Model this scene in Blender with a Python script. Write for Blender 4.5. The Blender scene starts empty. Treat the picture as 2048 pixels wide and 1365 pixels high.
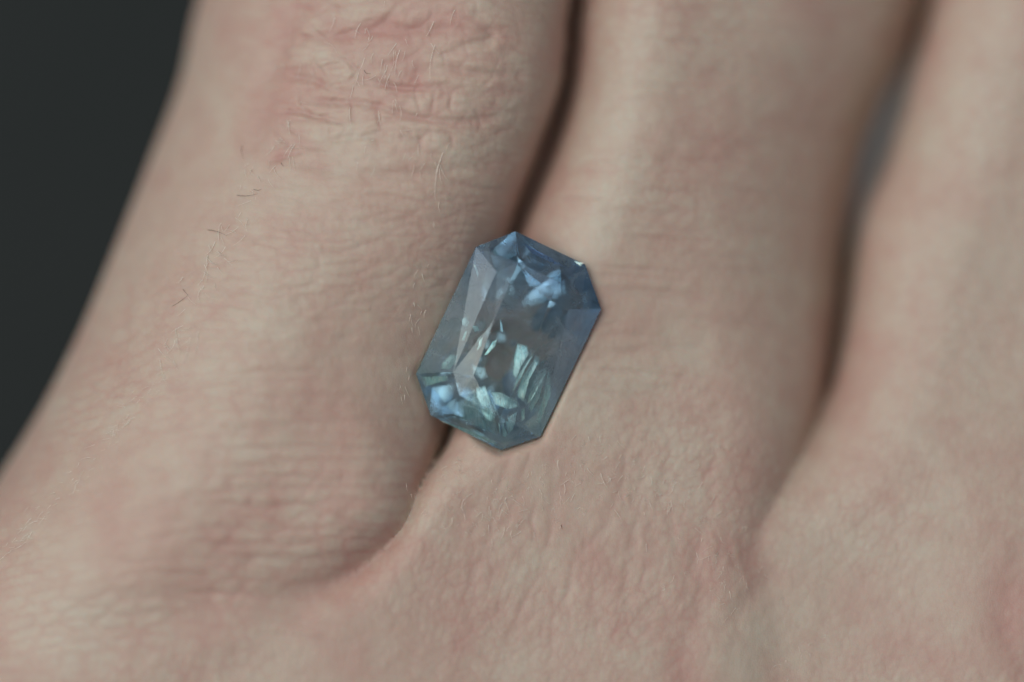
import bpy, math, random
import numpy as np
from mathutils import Vector

# ---------------------------------------------------------------- camera, world, lamps, exposure
# 1 Blender unit = 1 cm.  The plane of sharp focus is z = 0, seen 3.79 cm wide.
S = bpy.context.scene
S.unit_settings.scale_length = 0.01
COL = S.collection
D = 20.0
PX = 540.0                                   # photo pixels per cm on the focus plane


def W(px, py, z=0.0):
    """photo pixel -> place at height z"""
    k = (D - z) / D
    return ((px - 1024.0) / PX * k, (682.5 - py) / PX * k, z)


cam_d = bpy.data.cameras.new("camera")
cam = bpy.data.objects.new("camera", cam_d)
COL.objects.link(cam)
cam.location = (0, 0, D)
cam_d.sensor_width = 36.0
cam_d.lens = 36.0 * D / (2048.0 / PX)
cam_d.clip_start = 0.1
cam_d.clip_end = 400.0
cam_d.dof.use_dof = True
cam_d.dof.focus_distance = D
APERTURE_R = 1.4                            # radius of the lens opening, cm
cam_d.dof.aperture_fstop = cam_d.lens * 1e-3 / (2 * APERTURE_R)
S.camera = cam

world = bpy.data.worlds.new("World")
S.world = world
world.use_nodes = True
bg = world.node_tree.nodes["Background"]
bg.inputs[0].default_value = (0.80, 0.93, 1.0, 1)
bg.inputs[1].default_value = 0.085


def softbox(name, loc, target, sx, sy, power, colour):
    d = bpy.data.lights.new(name, 'AREA')
    d.shape = 'RECTANGLE'
    d.size, d.size_y = sx, sy
    d.energy = power
    d.color = colour
    o = bpy.data.objects.new(name, d)
    COL.objects.link(o)
    o.location = loc
    o.rotation_euler = (Vector(target) - Vector(loc)).to_track_quat('-Z', 'Y').to_euler()
    return o


softbox("key_softbox", (-10.2, 5.9, 22), (0, 0, 0), 24, 16, 4200, (1.0, 0.98, 0.945))
softbox("left_sheen_softbox", (-22, 8, 11.2), (0, 0, 0), 30, 12, 1300, (0.95, 0.98, 1.0))  # added lamp with no known source, set for the left facets' reflection
softbox("right_sheen_softbox", (18.5, -8.6, 11.5), (0, 0, 0), 14, 6, 260, (0.86, 0.90, 1.0))  # added low on the right to give the right facets a lavender sheen
softbox("fill_softbox", (10.5, 8.8, 21), (0, 0, 0), 9, 9, 270, (0.93, 0.97, 1.0))  # added fill, placed so the small upper right facets catch it

S.view_settings.view_transform = 'Standard'
S.view_settings.look = 'None'
S.view_settings.exposure = 0.0
S.view_settings.gamma = 1.0
S.cycles.use_denoising = True
S.cycles.max_bounces = 16
S.cycles.transmission_bounces = 14
S.cycles.glossy_bounces = 8
S.cycles.caustics_refractive = True
S.cycles.blur_glossy = 0.5
S.cycles.sample_clamp_indirect = 4.0

random.seed(7)
rng = np.random.default_rng(11)

# ---------------------------------------------------------------- small helpers


def tag(o, label=None, cat=None, group=None, kind=None):
    if label: o['label'] = label
    if cat: o['category'] = cat
    if group: o['group'] = group
    if kind: o['kind'] = kind
    return o


def mesh_obj(name, verts, faces, mat, parent=None, smooth=False):
    me = bpy.data.meshes.new(name)
    me.from_pydata([tuple(map(float, v)) for v in verts], [], [tuple(int(i) for i in f) for f in faces])
    me.update()
    if smooth:
        me.polygons.foreach_set("use_smooth", [True] * len(me.polygons))
    if mat: me.materials.append(mat)
    o = bpy.data.objects.new(name, me)
    COL.objects.link(o)
    if parent: o.parent = parent
    return o


class NT:
    """short node-tree writer"""
    def __init__(self, name):
        self.m = bpy.data.materials.new(name)
        self.m.use_nodes = True
        self.t = self.m.node_tree
        self.t.nodes.clear()
        self.out = self.n('ShaderNodeOutputMaterial')

    def n(self, typ, **kw):
        nd = self.t.nodes.new(typ)
        for k, v in kw.items():
            setattr(nd, k, v)
        return nd

    def put(self, sock, v):
        if isinstance(v, bpy.types.NodeSocket):
            self.t.links.new(v, sock)
        elif v is not None:
            sock.default_value = v

    def math(self, op, a, b=None, clamp=False):
        nd = self.n('ShaderNodeMath', operation=op, use_clamp=clamp)
        self.put(nd.inputs[0], a)
        if b is not None: self.put(nd.inputs[1], b)
        return nd.outputs[0]

    def noise(self, vec, scale, detail=2.0, rough=0.5, distortion=0.0):
        nd = self.n('ShaderNodeTexNoise')
        self.put(nd.inputs['Vector'], vec)
        nd.inputs['Scale'].default_value = scale
        nd.inputs['Detail'].default_value = detail
        nd.inputs['Roughness'].default_value = rough
        nd.inputs['Distortion'].default_value = distortion
        return nd.outputs['Fac']

    def ramp(self, fac, stops):
        nd = self.n('ShaderNodeValToRGB')
        self.put(nd.inputs[0], fac)
        el = nd.color_ramp.elements
        while len(el) < len(stops): el.new(0.5)
        for e, (p, c) in zip(el, stops):
            e.position = p
            e.color = (*c, 1) if len(c) == 3 else c
        return nd.outputs[0]

    def mix(self, fac, a, b, mode='MIX'):
        nd = self.n('ShaderNodeMix', data_type='RGBA', blend_type=mode)
        self.put(nd.inputs[0], fac)
        self.put(nd.inputs[6], a if isinstance(a, bpy.types.NodeSocket) else (*a, 1))
        self.put(nd.inputs[7], b if isinstance(b, bpy.types.NodeSocket) else (*b, 1))
        return nd.outputs[2]

    def attr(self, name):
        return self.n('ShaderNodeAttribute', attribute_name=name).outputs['Fac']

    def surface(self, sh):
        self.t.links.new(sh, self.out.inputs['Surface'])
        return self.m


# ---------------------------------------------------------------- backdrop
def backdrop_material():
    t = NT("charcoal_backdrop")
    co = t.n('ShaderNodeTexCoord').outputs['Object']
    f = t.noise(co, 1.5, 4, 0.6)
    c = t.ramp(f, [(0.3, (0.034, 0.040, 0.040)), (0.7, (0.041, 0.046, 0.046))])
    b = t.n('ShaderNodeBsdfPrincipled')
    t.put(b.inputs['Base Color'], c)
    b.inputs['Roughness'].default_value = 0.9
    b.inputs['Specular IOR Level'].default_value = 0.1
    return t.surface(b.outputs[0])


bw = 40.0
bd = mesh_obj("backdrop", [(-bw, -bw, -7), (bw, -bw, -7), (bw, bw, -7), (-bw, bw, -7)], [(0, 1, 2, 3)], backdrop_material())
tag(bd, "plain charcoal backdrop far below the hand, out of focus", kind='structure')


def cloth():
    t = NT("grey_cloth")
    co = t.n('ShaderNodeTexCoord').outputs['Object']
    c = t.ramp(t.noise(co, 6, 4, 0.6), [(0.3, (0.29, 0.30, 0.30)), (0.7, (0.36, 0.37, 0.37))])
    b = t.n('ShaderNodeBsdfPrincipled')
    t.put(b.inputs['Base Color'], c)
    b.inputs['Roughness'].default_value = 0.9
    m = t.surface(b.outputs[0])
    vs, fs = [], []
    n = 24
    for s_ in (1, -1):
        for i in range(n):
            for j in range(n):
                u, v = i / (n - 1) - .5, j / (n - 1) - .5
                edge = max(abs(u), abs(v)) * 2
                vs.append((u * 9 + 0.2 * math.sin(v * 9), v * 8 + 0.2 * math.sin(u * 7), 0.2 * math.sin(u * 9 + v * 3) + 0.15 * math.cos(v * 11 - u * 4) + s_ * 0.08 * (1 - edge ** 4)))
    for s_ in range(2):
        for i in range(n - 1):
            for j in range(n - 1):
                q = [s_ * n * n + a * n + b2 for a, b2 in ((i, j), (i + 1, j), (i + 1, j + 1), (i, j + 1))]
                fs.append(q if s_ == 0 else q[::-1])
    o = mesh_obj("grey_cloth", vs, fs, m, None, True)
    o.location = (5.6, 1.0, -4.6)
    tag(o, "blurred grey cloth showing through the narrow gap between two fingers", "cloth")


cloth()

# ---------------------------------------------------------------- the stone's outline, needed by the hand too
CROP = 480.0 / 1310.0


def G(cx, cy, z):
    """point read off the enlarged crop of the stone"""
    return W(780 + cx * CROP, 430 + cy * CROP, z)


Z_GIRDLE = -0.030
Z_TABLE = 0.050
P_CROP = [(685, 90), (1065, 272), (1152, 515), (820, 1212), (605, 1285), (222, 1095), (142, 868), (470, 175)]
P_XY = np.array([G(x, y, Z_GIRDLE)[:2] for x, y in P_CROP])
G_C = P_XY.mean(0)
PAV = [(1.0, Z_GIRDLE - 0.022), (0.78, -0.138), (0.52, -0.236), (0.0, -0.395)]


def gauge(x, y):
    """1 on the girdle outline, 0 in the stone's middle"""
    g = np.zeros_like(x)
    for i in range(8):
        a, b = P_XY[i], P_XY[(i + 1) % 8]
        n = np.array([-(b - a)[1], (b - a)[0]])
        n /= np.linalg.norm(n)
        d = n @ (a - G_C)
        g = np.maximum(g, ((x - G_C[0]) * n[0] + (y - G_C[1]) * n[1]) / d)
    return g


# ---------------------------------------------------------------- the hand: heights of three fingers and the back of the hand
def catmull(pts, per=14):
    p = np.array(pts, float)
    p = np.vstack([2 * p[0] - p[1], p, 2 * p[-1] - p[-2]])
    out = []
    for i in range(1, len(p) - 2):
        for t in np.linspace(0, 1, per, endpoint=False):
            a, b, c, d = p[i - 1:i + 3]
            out.append(0.5 * ((2 * b) + (c - a) * t + (2 * a - 5 * b + 4 * c - d) * t * t + (3 * b - a - 3 * c + d) * t ** 3))
    out.append(p[-2])
    return np.array(out)


def poly_dist(x, y, pts, margin=None):
    """signed distance (+ on the right of the travel direction) to an open line, with interpolated extra columns"""
    best = np.full(x.shape, 1e9)
    sgn = np.ones(x.shape)
    ex = np.zeros(x.shape + (pts.shape[1] - 2,))
    for a, b in zip(pts[:-1], pts[1:]):
        e = b[:2] - a[:2]
        L2 = e @ e + 1e-12
        t = np.clip(((x - a[0]) * e[0] + (y - a[1]) * e[1]) / L2, 0, 1)
        dx = x - a[0] - t * e[0]
        dy = y - a[1] - t * e[1]
        d = dx * dx + dy * dy
        m = d < best
        best = np.where(m, d, best)
        s = np.where(e[0] * dy - e[1] * dx > 0, -1.0, 1.0)
        sgn = np.where(m, s, sgn)
        if ex.shape[-1]:
            v = a[2:] + t[..., None] * (b[2:] - a[2:])
            ex = np.where(m[..., None], v, ex)
    return np.sqrt(best) * sgn, ex


def rbf(ctrl, x, y, width=1.5):
    c = np.array([W(a, b, h) for a, b, h in ctrl])
    k = lambda r2: np.sqrt(r2 + width * 0.3)          # multiquadric, smooth and gently extrapolating
    A = k((c[:, None, 0] - c[None, :, 0]) ** 2 + (c[:, None, 1] - c[None, :, 1]) ** 2)
    n = len(c)
    M = np.zeros((n + 3, n + 3))
    M[:n, :n] = A - 0.02 * np.eye(n) * 0
    M[:n, n] = M[n, :n] = 1
    M[:n, n + 1:n + 3] = c[:, :2]
    M[n + 1:n + 3, :n] = c[:, :2].T
    w = np.linalg.solve(M, np.concatenate([c[:, 2], np.zeros(3)]))
    out = w[n] + w[n + 1] * x + w[n + 2] * y
    for i in range(n):
        out = out + w[i] * k((x - c[i, 0]) ** 2 + (y - c[i, 1]) ** 2)
    return out


def line(rows, zc):
    """rows: (px, py, extra...) ; zc the height the outline has"""
    return catmull([W(r[0], r[1], zc)[:2] + tuple(r[2:]) for r in rows])


# outer silhouette of the left finger, tip end first
SIL = line([(625, -900, .9), (505, -420, .9), (378, -20, .9), (333, 150, .95), (270, 310, .98), (202, 480, 1.0), (131, 660, .98), (58, 830, .88), (-26, 985, .72), (-190, 1200, .6), (-420, 1500, .6), (-620, 1900, .6)], -0.55)
# left/middle crease: overlap of the left body, overlap of the right body, radius left, radius right
CR1 = line([(1290, -900, -.03, -.03, .48, .40), (1215, -420, -.03, -.03, .48, .40), (1156, -10, -.026, -.024, .46, .40), (1138, 160, -.026, -.024, .46, .40),
            (1094, 300, -.032, -.030, .48, .40), (1042, 430, -.026, -.024, .48, .40), (985, 600, -.014, -.014, .48, .38), (930, 770, -.008, -.008, .44, .30),
            (890, 885, -.010, -.010, .40, .22), (848, 965, .001, .001, .30, .14), (814, 1040, .012, .006, .25, .12), (768, 1100, .024, .010, .27, .13),
            (700, 1150, .10, .04, .34, .20), (600, 1195, .24, .13, .42, .28), (480, 1235, .40, .24, .45, .32), (330, 1280, .5, .28, .45, .4),
            (100, 1350, .7, .28, .45, .4), (-300, 1480, .9, .28, .45, .4), (-800, 1700, .9, .28, .45, .4)], -0.05)
# middle/right crease, with the open gap about (1790, 250)
CR2 = line([(2060, -900, .0, .0, .5, .5), (1985, -420, .0, .0, .5, .5), (1884, -10, -.008, -.008, .6, .42), (1846, 110, -.014, -.012, .6, .42), (1806, 220, -.042, -.03, .6, .42), (1772, 320, -.045, -.032, .6, .42),
            (1742, 400, -.02, -.02, .6, .42), (1722, 480, -.020, -.018, .58, .40), (1698, 650, -.018, -.016, .55, .38), (1668, 780, -.006, -.006, .48, .36),
            (1622, 885, .02, .02, .42, .36), (1560, 965, .11, .10, .40, .38), (1490, 1040, .24, .22, .40, .38), (1425, 1130, .36, .34, .38, .36), (1385, 1260, .42, .40, .36, .34),
            (1375, 1400, .42, .42, .34, .34), (1390, 1700, .45, .45, .34, .34), (1400, 2200, .45, .45, .34, .34)], -0.2)
# far side of the right finger, out of the picture
SIL2 = line([(2640, -900), (2590, -100), (2540, 500), (2520, 1000), (2560, 1500), (2600, 2200)], -0.7)

HA = [(900, -400, -.02), (775, 0, 0.0), (700, 150, .01), (660, 400, .075), (570, 700, .145), (470, 950, .185), (330, 1250, .17), (-100, 1400, .1), (100, 1700, .1), (950, 600, .05), (870, 740, .035), (800, 1000, .145), (600, 1180, .135), (430, 1130, .185)]
HB = [(1600, -400, -.34), (1500, 0, -.26), (1440, 250, -.21), (1390, 450, -.15), (1290, 700, -.085), (1120, 950, -.005), (960, 1090, .04), (960, 1200, .06), (750, 1350, .15), (1400, 1080, -.02), (1290, 1350, .07), (350, 1420, .17), (1660, 250, -.36), (1620, 500, -.28), (1650, 700, -.2), (1000, 1750, .12)]
HC = [(2300, -400, -.4), (2230, 0, -.33), (2090, 400, -.27), (1960, 800, -.17), (1900, 1050, -.07), (1680, 1300, -.03), (1980, 1310, .04), (1800, 1180, -.055), (1560, 1200, -.06), (2300, 1200, -.05), (1800, 1750, .05)]


def rounded(d, r):
    u = 1 - np.clip(d / r, 0, 1)
    return r * (1 - np.sqrt(np.maximum(1 - u ** 2.15, 0)))


def smooth_noise(x, y, freq, seed, octaves=1):
    """sum of random cosines: smooth, never repeating in view"""
    r = np.random.default_rng(seed)
    out = np.zeros_like(x)
    amp = 1.0
    for o in range(octaves):
        f = freq * 2 ** o
        for _ in range(9):
            th = r.uniform(0, 2 * np.pi)
            k = f * r.uniform(0.6, 1.4) * 2 * np.pi
            out += amp * np.cos(k * (x * np.cos(th) + y * np.sin(th)) + r.uniform(0, 6.28)) / 3.0
        amp *= 0.5
    return out


def bodies(x, y):
    """[(top, bottom)] of left finger, middle finger with the back of the hand, right finger"""
    s, e0 = poly_dist(x, y, SIL)
    c1, e1 = poly_dist(x, y, CR1)
    c2, e2 = poly_dist(x, y, CR2)
    s2, _ = poly_dist(x, y, SIL2)
    # travel is downwards in the picture, so + (right of travel) is the picture's left
    res = []
    Hs = rbf(HA, x, y)
    dl, dr = -s, c1 + e1[..., 0]
    drop = (rounded(dl, e0[..., 0]) ** 4 + rounded(dr, e1[..., 2]) ** 4) ** 0.25
    ok = np.minimum(dl, dr)
    res.append((Hs, drop, ok))
    Hs = rbf(HB, x, y)
    dl, dr = -c1 + e1[..., 1], c2 + e2[..., 0]
    drop = (rounded(dl, e1[..., 3]) ** 4 + rounded(dr, e2[..., 2]) ** 4) ** 0.25
    res.append((Hs, drop, np.minimum(dl, dr)))
    Hs = rbf(HC, x, y)
    dl, dr = -c2 + e2[..., 1], s2
    drop = (rounded(dl, e2[..., 3]) ** 4 + rounded(dr, 0.6) ** 4) ** 0.25
    res.append((Hs, drop, np.minimum(dl, dr)))
    # flesh deep between the fingers, where they touch out of sight
    e1v = np.abs(c1) < 0.2
    res.append((np.where(e1v, rbf(HB, x, y) - 0.52 + 0.30 * np.clip((-0.25 - y) / 0.3, 0, 1), -9.0), 0 * x, np.where(e1v, 1.0, -1.0)))
    open_gap = 1 / (1 + np.exp(-(np.abs(y - 0.78) - 0.34) / 0.05))
    e2v = np.abs(c2) < 0.2
    res.append((np.where(e2v, rbf(HC, x, y) - 0.70 - 1.5 * (1 - open_gap), -9.0), 0 * x, np.where(e2v & (open_gap > 0.5), 1.0, -1.0)))
    return res


X0, X1, Y0, Y1, ZB, ZT = -2.75, 2.95, -2.15, 2.15, -1.62, 0.36
H = 0.0125
gx = np.arange(X0, X1, H)
gy = np.arange(Y0, Y1, H)
gz = np.arange(ZB, ZT, H)
GX, GY = np.meshgrid(gx, gy, indexing='ij')
THICK = 1.30
BODY = bodies(GX, GY)
CARVE = gauge(GX, GY)


def pav_z(g):
    return np.interp(g, [p[0] for p in PAV][::-1], [p[1] for p in PAV][::-1])


carve_top = np.where(CARVE < 1.0, pav_z(CARVE) - 0.006, Z_GIRDLE - 0.048 + (CARVE - 1.0) * 1.35)

SMOOTH_K = (0.003 + 0.10 * np.clip((-GY - 0.62) / 0.5, 0, 1) * np.clip((GX - 0.3) / 0.5, 0, 1) + 0.08 * np.clip((-GY - 0.82) / 0.15, 0, 1) * np.clip((-0.55 - GX) / 0.3, 0, 1)
            + 0.020 * np.clip((-GY - 0.42) / 0.12, 0, 1) * np.clip((0.1 - GX) / 0.1, 0, 1)).astype(np.float32)
f = np.full((len(gx), len(gy), len(gz)), 9.0, dtype=np.float32)
TOP = np.full(GX.shape, -9.0)
for Hs, drop, ok in BODY:
    top = np.where(ok > 0, Hs - drop, -3.0 + ok)
    h_ = np.maximum(0.02 - np.abs(top - carve_top), 0) / 0.02
    top = np.minimum(top, carve_top) - h_ * h_ * 0.02 * 0.25
    bot = np.where(ok > 0, Hs - THICK + drop, 3.0 - ok)
    TOP = np.maximum(TOP, np.where(ok > 0, top, -9))
    fb = np.maximum(gz[None, None, :] - top[..., None], bot[..., None] - gz[None, None, :])
    fb = fb.astype(np.float32)
    k_ = SMOOTH_K[..., None]                       # the bodies melt into one another towards the back of the hand
    h_ = np.maximum(k_ - np.abs(f - fb), 0) / k_
    f = np.minimum(f, fb) - h_ * h_ * k_ * 0.25
f[0] = f[-1] = 1.0
f[:, 0] = f[:, -1] = 1.0
f[:, :, 0] = f[:, :, -1] = 1.0


def surface_nets(f):
    ins = f < 0
    c = ins[:-1, :-1, :-1].astype(np.int8)
    tot = np.zeros_like(c)
    for a in (0, 1):
        for b in (0, 1):
            for d in (0, 1):
                tot += ins[a:ins.shape[0] - 1 + a, b:ins.shape[1] - 1 + b, d:ins.shape[2] - 1 + d]
    act = (tot > 0) & (tot < 8)
    cells = np.argwhere(act)
    index = np.full(act.shape, -1, np.int32)
    index[act] = np.arange(len(cells), dtype=np.int32)
    pos = np.zeros((len(cells), 3))
    cnt = np.zeros(len(cells))
    corners = [(a, b, d) for a in (0, 1) for b in (0, 1) for d in (0, 1)]
    val = {k: f[cells[:, 0] + k[0], cells[:, 1] + k[1], cells[:, 2] + k[2]].astype(np.float64) for k in corners}
    for k in corners:
        for ax in range(3):
            if k[ax] == 0:
                k2 = list(k); k2[ax] = 1; k2 = tuple(k2)
                v0, v1 = val[k], val[k2]
                m = (v0 < 0) != (v1 < 0)
                t = np.where(m, v0 / np.where(m, v0 - v1, 1), 0)
                p = np.array(k, float)[None, :] + t[:, None] * (np.array(k2) - np.array(k))[None, :]
                pos += np.where(m[:, None], p, 0)
                cnt += m
    pos = pos / cnt[:, None] + cells
    quads = []
    for ax in range(3):
        sl0 = [slice(1, -1)] * 3; sl1 = [slice(1, -1)] * 3
        sl0[ax] = slice(0, -1); sl1[ax] = slice(1, None)
        a, b = ins[tuple(sl0)], ins[tuple(sl1)]
        e = np.argwhere(a != b)
        off = np.array([1, 1, 1]); off[ax] = 0
        e = e + off                                   # node index of the edge's start
        u, v = (ax + 1) % 3, (ax + 2) % 3
        q = []
        for du, dv in ((-1, -1), (0, -1), (0, 0), (-1, 0)):
            cc = e.copy(); cc[:, u] += du; cc[:, v] += dv
            q.append(index[cc[:, 0], cc[:, 1], cc[:, 2]])
        q = np.stack(q, 1)
        start_in = ins[e[:, 0], e[:, 1], e[:, 2]]
        q[~start_in] = q[~start_in][:, ::-1]
        quads.append(q)
    return pos, np.vstack(quads)


pos, quads = surface_nets(f)
del f
V = np.stack([X0 + pos[:, 0] * H, Y0 + pos[:, 1] * H, ZB + pos[:, 2] * H], 1)

# relax the steep walls a little (they are only linear guesses between nodes)
def relax(V, quads, rounds, lam):
    for _ in range(rounds):
        acc = np.zeros_like(V); n = np.zeros(len(V))
        for i in range(4):
            a, b = quads[:, i], quads[:, (i + 1) % 4]
            np.add.at(acc, a, V[b]); np.add.at(acc, b, V[a])
            np.add.at(n, a, 1); np.add.at(n, b, 1)
        V = V + lam * (acc / np.maximum(n, 1)[:, None] - V)
    return V


V = relax(V, quads, 4, 0.5)

# finer mesh where the picture looks at it
n_v = len(V)
fc = V[quads].mean(1)
fn = np.cross(V[quads[:, 2]] - V[quads[:, 0]], V[quads[:, 3]] - V[quads[:, 1]])
fn /= np.linalg.norm(fn, axis=1)[:, None] + 1e-12
fine = (np.abs(fc[:, 0]) < 1.98) & (np.abs(fc[:, 1]) < 1.34) & (fn[:, 2] > 0.15) & (fc[:, 2] > -0.75)
fq = quads[fine]
edges = np.sort(np.stack([np.stack([fq[:, i], fq[:, (i + 1) % 4]], 1) for i in range(4)], 1).reshape(-1, 2), axis=1)
key = edges[:, 0].astype(np.int64) * n_v + edges[:, 1]
uk, inv = np.unique(key, return_inverse=True)
inv = inv.reshape(-1, 4)
mid = 0.5 * (V[uk // n_v] + V[uk % n_v])
cen = V[fq].mean(1)
iE = n_v + inv
iC = n_v + len(uk) + np.arange(len(fq))
V = np.vstack([V, mid, cen])
sub = np.concatenate([np.stack([fq[:, i], iE[:, i], iC, iE[:, (i + 3) % 4]], 1) for i in range(4)])
coarse = quads[~fine]
ce = np.sort(np.stack([np.stack([coarse[:, i], coarse[:, (i + 1) % 4]], 1) for i in range(4)], 1).reshape(-1, 2), axis=1)
ck = ce[:, 0].astype(np.int64) * n_v + ce[:, 1]
p_ = np.searchsorted(uk, ck); p_ = np.clip(p_, 0, len(uk) - 1)
hit = (uk[p_] == ck).reshape(-1, 4)
p_ = p_.reshape(-1, 4)
border = hit.any(1)
plain = coarse[~border]
ngons = []
for q, h_, pp in zip(coarse[border], hit[border], p_[border]):
    g_ = []
    for i in range(4):
        g_.append(int(q[i]))
        if h_[i]: g_.append(int(n_v + pp[i]))
    ngons.append(g_)

# ---------------------------------------------------------------- skin relief and colour, as fields over the picture plane
FS = 0.005
RELIEF = 0.85
fx = np.arange(-2.1, 2.1, FS)
fy = np.arange(-1.5, 1.5, FS)
FX, FY = np.meshgrid(fx, fy, indexing='ij')
relief = np.zeros(FX.shape)
flush = np.zeros(FX.shape)


def stroke(pts, w, depth, red, z=0.0, soft=1.0, field=None):
    """a crease drawn along photo pixels: gaussian valley w px wide, depth in cm, reddened by red"""
    global relief, flush
    L = catmull([W(a[0], a[1], z)[:2] + ((a[2] if len(a) > 2 else 1.0),) for a in pts], 8)
    ww = w / PX
    m = 8 * max(ww, 0.012)
    i0, i1 = np.searchsorted(fx, [L[:, 0].min() - m, L[:, 0].max() + m])
    j0, j1 = np.searchsorted(fy, [L[:, 1].min() - m, L[:, 1].max() + m])
    if i1 <= i0 or j1 <= j0: return
    x, y = FX[i0:i1, j0:j1], FY[i0:i1, j0:j1]
    d, e = poly_dist(x, y, L)
    g = np.exp(-(d / ww) ** 2)
    k = e[..., 0]
    relief[i0:i1, j0:j1] -= RELIEF * depth * g * k
    flush[i0:i1, j0:j1] = np.maximum(flush[i0:i1, j0:j1], red * (0.55 * np.exp(-(d / (ww * 1.3)) ** 2) + 0.45 * np.exp(-(d / (ww * 3.2)) ** 2)) * k)


# knuckle creases on the left finger, top of the picture
stroke([(500, 178, .2), (580, 88, 0.4), (645, 78, .7), (700, 68), (760, 58), (820, 60), (900, 62, .9), (985, 66, .6), (1060, 70, .2)], 13, .012, .75)
stroke([(980, 62, .5), (985, 78, .8), (950, 90, .6), (900, 110, .2)], 12, .016, .4)
stroke([(560, 150, .4), (620, 158), (665, 178, .6), (700, 190, .3)], 8, .012, .6)
stroke([(715, 165, .3), (760, 168), (800, 175), (860, 180, .6), (930, 176, .2)], 8, .011, .7)
stroke([(605, 202, .4), (660, 203), (720, 206), (760, 214), (800, 228), (860, 240), (920, 242), (985, 236, .6), (1050, 220, .2)], 8, .011, .6)
stroke([(560, 220, .5), (600, 224), (650, 236, .8), (690, 250, .4)], 6, .012, .5)
stroke([(600, 305, .6), (560, 315), (540, 325, .5)], 7, .01, .7)
stroke([(560, 290, .3), (640, 290, .6), (700, 275, .8), (790, 278, .6), (860, 285, .3)], 10, .012, .25)
stroke([(570, 318, .3), (650, 338, .6), (740, 355, .5), (850, 345, .7), (980, 330, .4)], 12, .012, .2)
stroke([(840, 140, .3), (900, 138, .8), (960, 148), (1040, 148, .5)], 10, .012, .35)
stroke([(900, 100, .2), (930, 90, .8), (980, 78, .6)], 8, .01, .3)
stroke([(640, 0, .3), (680, 20, .6), (720, 34, .3)], 8, .010, .35)
stroke([(740, 60, .4), (770, 40, .8), (800, 10, .5), (830, -20, .3)], 8, .008, .3)
# the tendon-side groove at the left of the knuckle
stroke([(640, -40, .8), (600, 10), (565, 65), (545, 110, .9), (530, 170, .9), (520, 230, .6), (505, 280, .4)], 24, .016, .5)
stroke([(545, 140, .8), (590, 145), (630, 152, .6)], 17, .008, .45)
# star of fine knuckle lines
for a, b, c in [((615, 110), (640, 140), (655, 158)), ((630, 100), (622, 130), (624, 150)), ((660, 110), (690, 120), (720, 150)), ((625, 140), (660, 128), (690, 125)),
                ((610, 55), (640, 70), (650, 78)), ((580, 65), (610, 72), (640, 76)), ((600, 25), (620, 50), (640, 68)), ((596, 195), (605, 215), (620, 228)),
                ((580, 205), (600, 220), (625, 232)), ((560, 245), (585, 262), (610, 280)), ((545, 255), (565, 280), (600, 305)), ((680, 222), (640, 232), (610, 234)),
                ((700, 195), (705, 225), (700, 250)), ((755, 220), (760, 250), (770, 265)), ((830, 180), (835, 205), (842, 225)), ((870, 185), (866, 205), (868, 222)),
                ((800, 250), (820, 265), (830, 280)), ((905, 190), (900, 210), (905, 225)), ((590, 175), (600, 190), (598, 205)), ((720, 130), (700, 160), (660, 170))]:
    stroke([a + (.5,), b, c + (.4,)], 3.0, .006, .35)

r_k = np.random.default_rng(17)
for k in range(80):
    x0, y0 = r_k.uniform(540, 1010), r_k.uniform(-10, 340)
    th = math.radians(r_k.normal(0, 22) if r_k.random() < .6 else r_k.normal(75, 22))
    ln = r_k.uniform(18, 75)
    stroke([(x0, y0, .3), (x0 + math.cos(th) * ln * .5 + r_k.normal(0, 3), y0 + math.sin(th) * ln * .5 + r_k.normal(0, 3), 1), (x0 + math.cos(th) * ln, y0 + math.sin(th) * ln, .2)], r_k.uniform(2.5, 6), r_k.uniform(.0015, .0045), r_k.uniform(.1, .4))
# fine lines that run across the left finger
r_ = np.random.default_rng(5)
for k in range(64):
    yy = 330 + k * 14.5 + r_.uniform(-5, 5)
    cx = 640 - (yy - 430) * 0.38
    x0 = cx + r_.uniform(-260, 60)
    x1 = x0 + r_.uniform(120, 420)
    tilt = 0.16 - 0.30 * (yy - 330) / 900 * (1 if yy > 600 else .5)
    pts = []
    for s_ in np.linspace(0, 1, 6):
        xx = x0 + (x1 - x0) * s_
        bow = -0.00022 * (xx - cx - 120) ** 2 * -1 if yy > 560 else 0.00005 * (xx - cx) ** 2
        pts.append((xx, yy + tilt * (xx - cx) * -0.7 * (-1 if yy < 500 else 1) + bow * 0.35 + r_.normal(0, 2.5), math.sin(math.pi * (0.1 + 0.8 * s_))))
    stroke(pts, r_.uniform(6, 11), r_.uniform(.0015, .0045), r_.uniform(.08, .22), z=0.1)
# the close bands low on the left finger, running out to the fold
for k in range(13):
    yy = 790 + k * 27
    xr = 905 - (yy - 790) * 0.42 - max(0, yy - 1000) * 0.35
    pts = []
    for s_ in np.linspace(0, 1, 9):
        xx = xr - 700 * s_
        drop = 0.0004 * max(0, (xr - 260 - xx)) ** 2
        pts.append((xx, yy + drop + 6 * math.sin(k * 2.1 + s_ * 7) + r_.normal(0, 1.5), (0.95 - .6 * s_) * (1 if k % 3 else .7)))
    stroke(pts, r_.uniform(8, 11), r_.uniform(.003, .0055), .14, z=0.08)
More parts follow.
